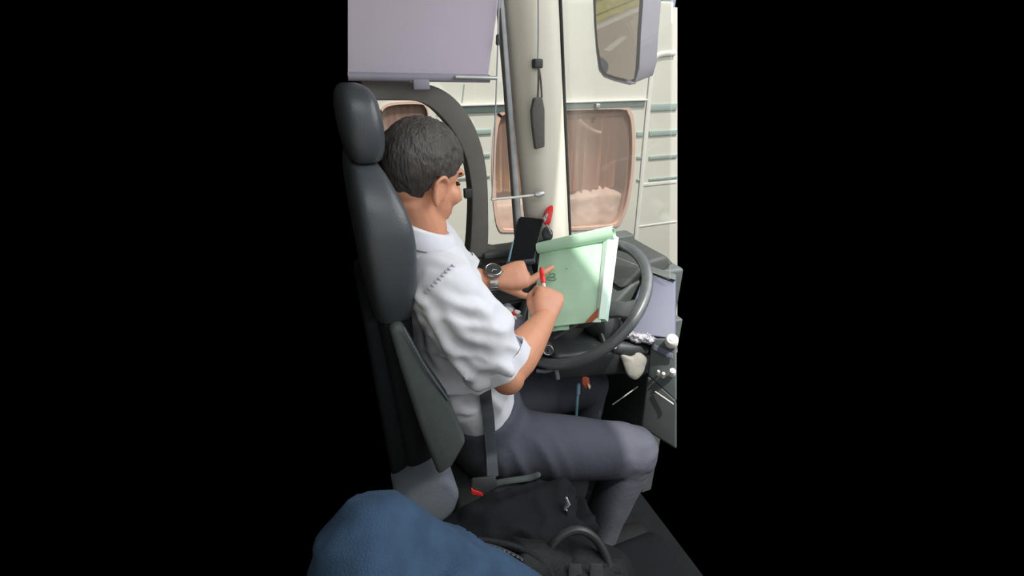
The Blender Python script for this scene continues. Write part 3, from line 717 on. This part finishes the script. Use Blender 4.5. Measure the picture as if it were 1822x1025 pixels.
# arms
def limb(a, b, prof, ref):
    n = len(prof); body.tube([lerp(a, b, i / (n - 1)) for i in range(n)], prof, 18, ref, round_ends=True)
limb(shR, elR, [.042, .044, .044, .043, .042], LF); limb(shL, elL, [.042, .043, .043, .042, .040], LF)
limb(elR, wrR, [(.044, .044), (.051, .050), (.048, .047), (.040, .039), (.034, .031)], UP)
limb(elL, wrL, [(.038, .038), (.042, .041), (.038, .037), (.031, .029), (.028, .023)], UP)
body.ell(elR + V((.002, -.012, -.008)), (.040, .040, .040))
for a, k, an, r0 in ((hipR, knR, anR, 0), (hipL, knL, anL, 0)):
    limb(a, k, [.075, .07, .062, .055, .05], UP); limb(k, an, [.05, .052, .045, .036, .033], FW)
    limb(an - UP * .035, an + FW * .13 - UP * .07, [.022, .02, .017, .014], UP)
def hand(wr, D, N, right, curls, thumb, spread=(.06, .0, -.05, -.1), sc=1.0, fat=1.1):
    D = D.normalized(); N = (N - D * N.dot(D)).normalized(); T = (N.cross(D) if right else D.cross(N)).normalized()
    def Lc(d, t, n): return wr + (D * d + T * t + N * n) * sc
    rg = []
    for d, hwid, th, t0, n0 in ((-.02, .026, .021, 0, 0), (.01, .029, .021, 0, 0), (.035, .037, .020, .002, .0), (.06, .041, .018, .002, .001), (.082, .041, .015, .001, .0), (.094, .036, .011, 0, -.002)):
        ring_ = []
        for k in range(20):
            a = 2 * pi * k / 20; ca, sa = cos(a), sin(a)
            ring_.append(Lc(d, t0 + hwid * (abs(ca) ** .7) * (1 if ca >= 0 else -1), n0 + th * (abs(sa) ** .8) * (1 if sa >= 0 else -1)))
        rg.append(ring_)
    body.loft(rg)
    tips = []
    lens = ((.044, .027, .021), (.049, .031, .022), (.045, .028, .022), (.035, .021, .019))
    bases = (.030, .0105, -.0095, -.0285); bd = (.086, .092, .088, .078)
    for i in range(4):
        p = Lc(bd[i] - .008, bases[i], .0); pts = [Lc(bd[i] - .03, bases[i] * .95, 0), p]; ang = 0
        for sgm, cv in zip(lens[i], curls[i]):
            ang += radians(cv); dr = (D * cos(ang) - N * sin(ang) + T * spread[i] * cos(ang)).normalized()
            p = p + dr * sgm * sc; pts.append(p)
        body.tube(pts, [q * fat for q in (.0085, .0098, .0092, .0084, .0070)], 12, N, round_ends=True)
        if max(curls[i]) > 30: body.ell(pts[1] + N * .003, (.0132, .0132, .0125), n=12, m=8)
        tips.append((pts[-1], (pts[-1] - pts[-2]).normalized(), pts))
    tp = [Lc(*q) for q in thumb]
    body.tube(tp, [.014, .0135, .0112, .0098, .0075][:len(tp)], 12, N, round_ends=True)
    return tips, tp, Lc
# near hand: fist round the pen
DR = W(984, 505, 1.31) - W(968, 571, 1.25); NR = (V((0, 0, CAM_Z)) - W(975, 545, 1.3)).normalized() + V((.35, 0, .25))
tipsR, thR, LcR = hand(wrR, DR, NR, True, ((52, 78, 45), (62, 88, 50), (68, 90, 50), (72, 90, 50)),
                       ((.012, .022, -.012), (.045, .040, -.020), (.075, .044, -.034), (.098, .034, -.046)), sc=1.06)
# far hand: index finger stretched along the page, thumb lowered
DL = W(945, 484, 1.44) - wrL; NL = (V((0, 0, CAM_Z)) - wrL).normalized() + V((.0, 0, .55))
tipsL, thL, LcL = hand(wrL, DL, NL, False, ((-2, 6, 4), (58, 80, 40), (64, 84, 40), (68, 84, 40)),
                       ((.016, .020, -.008), (.046, .040, -.014), (.066, .056, -.016), (.088, .064, -.018)), spread=(-.36, 0, -.04, -.08), sc=1.14, fat=1.3)
bme = union(body, .0038, 4, .5)
bobj = obj('body', bme, 'skin', drv)
# eyes and nails, hair
for s in (-1, 1):
    obj('eye', MB().ell(H(.074, .030 * s, .004), (.007, .010, .005), HM, 14, 10), 'eye', bobj)
    obj('eyebrow', MB().tube(spline([H(.080, .016 * s, .028), H(.076, .034 * s, .032), H(.064, .048 * s, .028)], 4), (.003, .004), 8), 'hair', bobj)
for tips in (tipsR, tipsL):
    for i, (tp, td, pts) in enumerate(tips[:1]):
        nn_ = (NL if tips is tipsL else NR); nn_ = (nn_ - td * nn_.dot(td)).normalized()
        obj('fingernail', MB().ell(tp + nn_ * .0045 - td * .002, (.006, .0045, .002), frame(td, nn_), 12, 8), mat('nail', (226, 176, 156), .35), bobj)
hm = MB(); rings = []; nu, nv = 64, 40
keep = []
for i in range(nv + 1):
    t = pi * i / nv
    for j in range(nu):
        a = 2 * pi * j / nu
        keep.append((sin(t) * cos(a), sin(t) * sin(a), cos(t)))
vs_, fs_ = [], []
for (x, y, z) in keep:
    p = V((-.014 + .104 * x, .085 * y, .030 + .100 * z))
    if p.z < 0: p.x -= .0 ; p.y *= 1 - 1.2 * max(0, -p.z - .02)
    p += V((x, y, z)) * (.004 * noise.noise(V((x, y, z)) * 9) + .003 * noise.noise(V((x, y, z)) * 22))
    vs_.append(p)
def hairy(p):
    if p.z > .085: return True
    if p.z > .052: return p.x < .068
    if p.z > .012: return p.x < .022 + (.052 * (p.z - .012) / .04) * .6
    if p.z > -.028: return p.x < .018 if p.z > .005 else p.x < -.022
    return p.x < -.030 and p.z > -.088
for i in range(nv):
    for j in range(nu):
        q = [i * nu + j, i * nu + (j + 1) % nu, (i + 1) * nu + (j + 1) % nu, (i + 1) * nu + j]
        if hairy(sum((vs_[k] for k in q), V()) / 4): fs_.append(q)
hm.add([H(*p) for p in vs_], fs_)
me = hm.mesh(); bm = bmesh.new(); bm.from_mesh(me)
bmesh.ops.delete(bm, geom=[v for v in bm.verts if not v.link_faces], context='VERTS'); bmesh.ops.remove_doubles(bm, verts=bm.verts, dist=1e-5)
bmesh.ops.recalc_face_normals(bm, faces=bm.faces); bm.to_mesh(me); bm.free()
me = modded(me, [('SOLIDIFY', dict(thickness=.02, offset=-1)), ('SUBSURF', dict(levels=1, render_levels=1))])
obj('hair', me, 'hair', drv, label='short black hair')

# shirt: torso and two short sleeves grown together, then creased
sh = MB()
st = [B(.31, 1.06, .52), B(.295, 1.06, .565), B(.268, 1.06, .66), B(.225, 1.06, .82), B(.198, 1.06, .95), B(.182, 1.06, 1.045), B(.175, 1.06, 1.085), B(.178, 1.06, 1.115)]
sh.tube(st, [(.150, .100), (.160, .112), (.166, .126), (.172, .128), (.176, .118), (.145, .092), (.09, .075), (.066, .066)], 32, LF)
def sleeve(a, b, f_end, r):
    c0 = a + (B(.18, 1.06, 1.06) - a) * .25
    e = lerp(a, b, f_end); d = (b - a).normalized()
    sh.tube([c0, a, lerp(a, e, .35), lerp(a, e, .7), e], [.07, r[0], r[1], r[2], r[3]], 24, LF)
    return e, d
eR, dR = sleeve(shR, elR, .86, (.076, .082, .080, .074)); eL, dL = sleeve(shL, elL, .80, (.076, .078, .074, .070))
sme = union(sh, .006, 10, .5)
def ridge(p, s): return (1 - abs(noise.noise(p * s))) ** 3
def shirt_fold(p):
    q = V(fl(p)); arm = max(0, 1 - abs((q.y - .87)) / .14)
    k = V((q.x * 4 + q.z * 5, q.y * 7, q.z * 6 - q.x * 7))
    k2 = V((q.x * 9 - q.z * 4, q.y * 4, q.z * 16 + q.x * 9))
    low = max(0, min(1, (1.08 - q.z) / .2)) * max(.15, min(1, (q.z - .60) / .1))
    return low * (.030 * (ridge(k, 1.1) - .45) + .020 * (ridge(k2 + V((3, 1, 7)), .9) - .45)) + .0015 * noise.noise(p * 60)
displace(sme, shirt_fold)
def crease(me, lines, root=V((0, 0, 0))):
    """raise soft folds along curves laid over the cloth"""
    bpy.context.view_layer.update()
    tr_ = BVHTree.FromPolygons([v.co + root for v in me.vertices], [list(p.vertices) for p in me.polygons])
    co = np.array([v.co + root for v in me.vertices]); off = np.zeros(len(co))
    for pts, wd, hg in lines:
        hit = []
        for x, y in pts:
            h = tr_.ray_cast(V((0, 0, CAM_Z)), ray(x, y).normalized())
            if h[0]: hit.append(h[0])
        if len(hit) < 2: continue
        sp = np.array(spline(hit, 6)); best = np.full(len(co), 9.0); tt = np.zeros(len(co))
        for i in range(len(sp) - 1):
            a, b = sp[i], sp[i + 1]; ab = b - a; t = np.clip(((co - a) @ ab) / max(ab @ ab, 1e-9), 0, 1)
            d = np.linalg.norm(co - (a + t[:, None] * ab), axis=1); m_ = d < best
            best = np.where(m_, d, best); tt = np.where(m_, (i + t) / (len(sp) - 1), tt)
        env = np.sin(np.pi * np.clip(tt, .04, .96)) ** .6
        off += hg * env * (np.exp(-(best / wd) ** 2) - .55 * np.exp(-((best - 1.9 * wd) / (.8 * wd)) ** 2))
    ns = [v.normal.copy() for v in me.vertices]
    for v, n_, o in zip(me.vertices, ns, off): v.co += n_ * float(o)
    me.update()
crease(sme, [
    ([(742, 535), (765, 565), (790, 610), (812, 650), (838, 672)], .012, .012),
    ([(760, 540), (800, 575), (830, 600), (868, 612), (890, 628)], .013, .009),
    ([(775, 525), (815, 545), (850, 548), (872, 560)], .012, .009),
    ([(748, 560), (762, 600), (775, 640), (800, 668)], .010, .010),
    ([(790, 590), (815, 630), (845, 650), (872, 655)], .010, .008),
    ([(738, 515), (750, 535), (765, 540)], .009, .008),
    ([(800, 560), (835, 580), (880, 588)], .009, .006),
    ([(800, 690), (825, 700), (850, 696)], .009, .007),
    ([(808, 720), (830, 735), (852, 728)], .009, .007),
    ([(742, 470), (775, 462), (812, 480)], .010, .004),
])
sme = modded(sme, [('SMOOTH', dict(factor=.5, iterations=6))])
so = obj('shirt', sme, 'shirt', drv)
# collar, cuff, shoulder stitching
cc = B(.178, 1.06, 1.108)
rg = []
for k in range(25):
    a = 2 * pi * k / 24
    d = FW * cos(a) + LF * sin(a)
    base = cc + d * .070 + UP * (-.004 - .028 * cos(a)); 
    rg.append([base, base + UP * .034 - d * .010, base + UP * .030 + d * .002, base + d * .016 - UP * .012])
obj('collar', soft(MB().loft(rg), .002, 2), 'shirt', so)
def cuff(e, d, r):
    m_ = MB(); u = d.orthogonal().normalized(); v_ = d.cross(u); rg = []
    for k in range(41):
        a = 2 * pi * k / 40; q = u * cos(a) + v_ * sin(a); rr = r * (1 + .05 * sin(a * 5 + 1) + .03 * sin(a * 9))
        rg.append([e + q * (rr + .002) - d * .018, e + q * (rr + .0045) - d * .016, e + q * (rr + .004) + d * .012, e + q * (rr - .004) + d * .012])
    return obj('cuff', modded(m_.loft(rg).mesh(), [('WELD', {})]), 'shirt', so)
cuff(eR, dR, .072); cuff(eL, dL, .068)
tree = BVHTree.FromPolygons([v.co + rootloc(drv) for v in sme.vertices], [list(p.vertices) for p in sme.polygons])
def on_shirt(px, py):
    o0 = V((0, 0, CAM_Z)); h = tree.ray_cast(o0, ray(px, py).normalized()); return h
for i in range(9):
    t = i / 8; x, y = lerp(806, 758, t), lerp(474, 520, t)
    h = on_shirt(x, y)
    if h[0]:
        dd = V((.006, 0, -.006))
        obj('stitch', MB().tube([h[0] - dd * .5 + h[1] * .001, h[0] + dd * .5 + h[1] * .001], .0022, 6), 'stitch', so)

# trousers
tr = MB()
tr.tube([B(.315, 1.06, .40), B(.315, 1.06, .47), B(.30, 1.06, .55), B(.29, 1.06, .595)], [(.17, .115), (.18, .13), (.174, .130), (.170, .128)], 28, LF)
for a, k, an in ((hipR, knR, anR), (hipL, knL, anL)):
    tr.tube([a, lerp(a, k, .25), lerp(a, k, .55), lerp(a, k, .85), k], [.102, .102, .095, .087, .080], 22, UP, round_ends=True)
    tr.tube([k, lerp(k, an, .3), lerp(k, an, .7), an - UP * .045], [.076, .074, .066, .066], 20, FW, round_ends=False)
tme = union(tr, .0085, 6, .5)
def trou_fold(p):
    q = V(fl(p)); near_hip = max(0, 1 - abs(q.x - .38) / .16); near_kn = max(0, 1 - (p - knR).length / .14)
    return min(1, max(0, (.56 - q.z) / .05)) * near_hip * .015 * (ridge(V((q.x * 16 + q.z * 4, q.y * 4, q.z * 5)), 1) - .4) + near_kn * .014 * (ridge(V((q.x * 8 + q.z * 9, q.y * 5, q.z * 13 - q.x * 6)), 1.3) - .4) + .004 * noise.noise(p * 9)
displace(tme, trou_fold)
tme = modded(tme, [('SMOOTH', dict(factor=.5, iterations=4))])
to = obj('trousers', tme, 'trousers', drv)
for an in (anR, anL):
    me = union(MB().tube([an - FW * .06 - UP * .05, an + UP * -.035, an + FW * .09 - UP * .055, an + FW * .19 - UP * .06], [(.03, .036), (.05, .04), (.034, .045), (.026, .04)], 16, UP, round_ends=True), .008, 3)
    for v in me.vertices: v.co.z = max(v.co.z, FLOOR + .002)
    obj('shoe', me, 'shoe', drv)
    obj('sock', MB().tube([an + UP * .04, an - UP * .02, an - UP * .05 + FW * .03], [.046, .05, .048], 16), 'shoe', drv)

# ================================================================== SEAT BELT
sb = thing('seat_belt', W(862, 890, 1.2), 'grey seat belt strap buckled at the driver hip with red release button', 'seat belt')
cl_tree = BVHTree.FromPolygons([v.co + rootloc(drv) for v in sme.vertices] + [v.co + rootloc(drv) for v in tme.vertices],
    [list(p.vertices) for p in sme.polygons] + [[i + len(sme.vertices) for i in p.vertices] for p in tme.polygons])
def on_clothes(px, py, lift):
    o0 = V((0, 0, CAM_Z)); r = ray(px, py).normalized(); h = cl_tree.ray_cast(o0, r)
    return h[0] - r * lift
pth = [on_clothes(x, y, .012) for x, y in ((864, 702), (866, 720), (869, 740), (871, 765), (873, 790), (875, 815))] 
pth = spline([pth[0] + ray(864, 690) * .05 + UP * .02] + pth + [W(877, 850, 1.20)], 4)
hw_ = (FW * .85 + UP * .05).normalized()
obj('strap', soft(MB().loft([[p + hw_ * .0155, p - hw_ * .0155, p - hw_ * .0155 + ray(870, 750) * .003, p + hw_ * .0155 + ray(870, 750) * .003] for p in pth]), .0008, 1), 'belt', sb)
bkl = MB().prism([W(838, 850, 1.19), W(882, 846, 1.19), W(886, 868, 1.19), W(862, 884, 1.18), W(836, 874, 1.18)], ray(860, 865) * .035)
bo = obj('buckle', soft(bkl, .006), 'black', sb)
obj('release_button', soft(MB().prism([W(837, 867, 1.172), W(843, 872, 1.172), (W(857, 876, 1.172)), W(861, 884, 1.172), W(840, 881, 1.172)], ray(848, 876) * .02), .002), 'red', bo, label='red release button')

# wristwatch on the far arm
aw = (wrL - elL).normalized(); wp = lerp(elL, wrL, .90); wN = (NL - aw * NL.dot(aw)).normalized(); wN = (wN + UP * .9).normalized(); wN = (wN - aw * wN.dot(aw)).normalized(); wS = aw.cross(wN)
wt_ = thing('wristwatch', wp, 'steel wristwatch with dark dial on the driver wrist', 'watch')
for k in range(22):
    a = 2 * pi * k / 22
    if cos(a) > .82: continue
    q = wN * cos(a) * .036 + wS * sin(a) * .039; d = (wN * cos(a) / .034 + wS * sin(a) / .037).normalized()
    obj('link', soft(MB().box(wp + q, (.0130, .0050, .0026), Matrix((aw, d.cross(aw), d)).transposed()), .0008, 1), 'steel', wt_)
cw = wp + wN * .038
cs = obj('case', MB().tube([cw - wN * .004, cw + wN * .004, cw + wN * .008], [.026, .0285, .026], 28), 'steel', wt_)
obj('dial', MB().tube([cw + wN * .007, cw + wN * .0088], [.0205, .0205], 28), 'black', cs)
obj('bezel', ring_tube(cw + wN * .008, wN, .0235, .0026), 'steel', cs)
for an_ in (.3, 2.2):
    dv = aw * cos(an_) + wS * sin(an_)
    obj('watch_hand', soft(MB().box(cw + wN * .0092 + dv * .005, (.006, .0008, .0004), Matrix((dv, wN.cross(dv), wN)).transposed()), .0002, 1), 'white', cs)
obj('crown', MB().tube([cw + aw * .027, cw + aw * .032], .003, 10), 'steel', cs)

# pen between thumb and index finger
pinch = (thR[-1] + tipsR[0][2][3]) * .5
ptip = W(963, 479, 1.355)
pa = W(969, 517, 1.318); pdv = (ptip - pa).normalized()
pen = thing('marker_pen', pa - pdv * .05, 'white pen with red cap end held in the driver fist', 'pen')
obj('barrel', MB().tube([pa - pdv * .075, pa - pdv * .06, lerp(pa, ptip, .42)], [.003, .0052, .0055], 14), 'white', pen)
obj('cap', MB().tube([lerp(pa, ptip, .38), lerp(pa, ptip, .6), ptip], [.0075, .0078, .0062], 16, round_ends=True), 'red', pen)
obj('clip', soft(MB().box(lerp(pa, ptip, .66) + V((0, -.0085, 0)), (.0016, .0012, .014), Matrix.Rotation(.12, 3, 'Y')), .0006, 1), 'red', pen)

# ================================================================== FOREGROUND: DENIM LEG, BACKPACK, JACKET
ec = struct('engine_cover', soft(MB().bbox(.12, .66, .40, .64, FLOOR, .37), .03), 'seatdark')  # rest for the bag, raised and darkened to put the footwell in shade
pj = thing('person', B(-.1, .45, FLOOR), 'passenger leg in blue denim jeans beside the black backpack', 'person')
jp = [W(672, 1330, .50), W(655, 1130, .60), W(660, 983, .66), W(720, 998, .70), W(815, 1044, .74), W(930, 1120, .80), B(.18, .60, FLOOR + .06)]
jm = MB(); jm.tube(spline(jp, 6), [(r, r) for r in [lerp(.085, .078, min(1, i / 12)) if i < 12 else lerp(.078, .066, (i - 12) / 24) for i in range(37)]], 26, UP, round_ends=True)
jme = union(jm, .008, 6)
displace(jme, lambda p: .010 * (ridge(V((p.x * 6 + p.z * 5, p.y * 9, p.z * 12)), 1.1) - .5) + .003 * noise.noise(p * 30))
jo = obj('jeans', jme, 'jeans', pj)
bp_ = thing('backpack', W(1010, 1010, 1.02), 'black nylon backpack with carry handle standing on the engine cover', 'backpack')
bc = W(1015, 1062, 1.0)
bb = MB().ell(bc, (.15, .11, .12), RB).ell(W(930, 1040, .96), (.12, .08, .10), RB).ell(W(1075, 1048, 1.03), (.07, .07, .09), RB)
bme = union(bb, .009, 5)
displace(bme, lambda p: .016 * (ridge(p * 7, 1) - .5) + .006 * noise.noise(p * 24))
bob = obj('main_compartment', bme, 'bag', bp_)
hp = spline([W(972, 1000, .96), W(984, 968, .96), W(1010, 947, .965), (W(1036, 944, .97)), W(1060, 960, .975), W(1078, 990, .97), W(1086, 1020, .96)], 5)
obj('carry_handle', MB().tube(hp, [(.011, .009)] * len(hp), 10, ray(1030, 960)), 'black', bp_)
obj('back_pad', puff(MB().prism([W(x, y, 1.03) for x, y in ((990, 985), (1005, 962), (1035, 955), (1056, 966), (1066, 990), (1040, 1000), (1000, 1002))], ray(1030, 975) * .03), 2), 'bag2', bp_)
fr_ = puff(MB().prism([W(x, y, .94) for x, y in ((972, 1000), (1000, 1002), (1045, 1008), (1090, 1000), (1112, 1012), (1118, 1045), (1050, 1060), (975, 1050))], ray(1030, 1020) * .05), 2)
displace(fr_, lambda p: .006 * noise.noise(p * 26))
obj('front_pocket', fr_, 'bag', bp_)
for x0 in (1012, 1050):
    obj('webbing_strap', soft(MB().prism([W(x0, 1002, .925), W(x0 + 22, 1004, .925), W(x0 + 26, 1045, .915), W(x0 - 2, 1045, .915)], ray(1030, 1020) * .006), .002), 'bag2', bp_)
zp = spline([W(826, 962, .90), W(868, 964, .91), W(915, 974, .92), W(948, 990, .92), W(972, 1012, .92), W(988, 1040, .91)], 6)
obj('piping', MB().tube(zp, [(.009, .007)] * len(zp), 10), 'bag', bp_)
zq = spline([W(838, 968, .895), W(872, 972, .90), W(905, 984, .905), W(935, 1002, .905), W(958, 1030, .90)], 8)
zo = obj('zipper_tape', MB().tube(zq, [(.006, .003)] * len(zq), 8), 'black2', bp_)
for p in zq[::2]:
    obj('zipper_tooth', soft(MB().box(p - ray(900, 985) * .004, (.0022, .0022, .0016), RB), .0006, 1), 'steel', zo)
obj('zipper_pull', MB().tube([W(846, 962, .888), W(856, 966, .888), W(864, 974, .888)], [(.005, .003)] * 3, 8), 'steel', bp_)

jk = MB()
for a, b, r in (((800, 950, 1.06), (1000, 872, 1.16), .03), ((820, 962, 1.04), (1005, 905, 1.13), .032), ((850, 972, 1.02), (1010, 935, 1.1), .03), ((880, 900, 1.14), (1000, 880, 1.2), .03), ((830, 930, 1.08), (950, 900, 1.15), .035), ((900, 985, 1.05), (1010, 960, 1.1), .05)):
    jk.tube([W(*a), lerp(W(*a), W(*b), .5) + UP * .006, W(*b)], [r, r * 1.1, r], 14, round_ends=True)
jk.bbox(.12, .52, .70, .80, .27, .36)
jme = union(jk, .009, 5)
displace(jme, lambda p: .020 * (ridge(V((p.x * 5 - p.y * 4, p.y * 12 + p.z * 6, p.z * 16)), 1.1) - .5) + .008 * (ridge(V((p.x * 14, p.y * 20, p.z * 30)), 1) - .5))
jk_o = thing('folded_jacket', W(900, 960, 1.1), 'black folded jacket lying between the driver seat and the backpack', 'jacket')
obj('cloth', jme, 'jacket', jk_o)
mb = MB().tube([W(1008, 887, 1.10), W(1011, 896, 1.10), W(1005, 906, 1.10)], [(.004, .003), (.008, .004), (.003, .003)], 10, round_ends=True)
obj('metal_toggle', mb, 'alu', jk_o)
mb = MB().tube([W(1008, 909, 1.10), W(1009, 920, 1.10), W(1005, 930, 1.10)], [(.004, .003), (.007, .004), (.003, .003)], 10, round_ends=True)
obj('metal_toggle', mb, 'steel', jk_o)
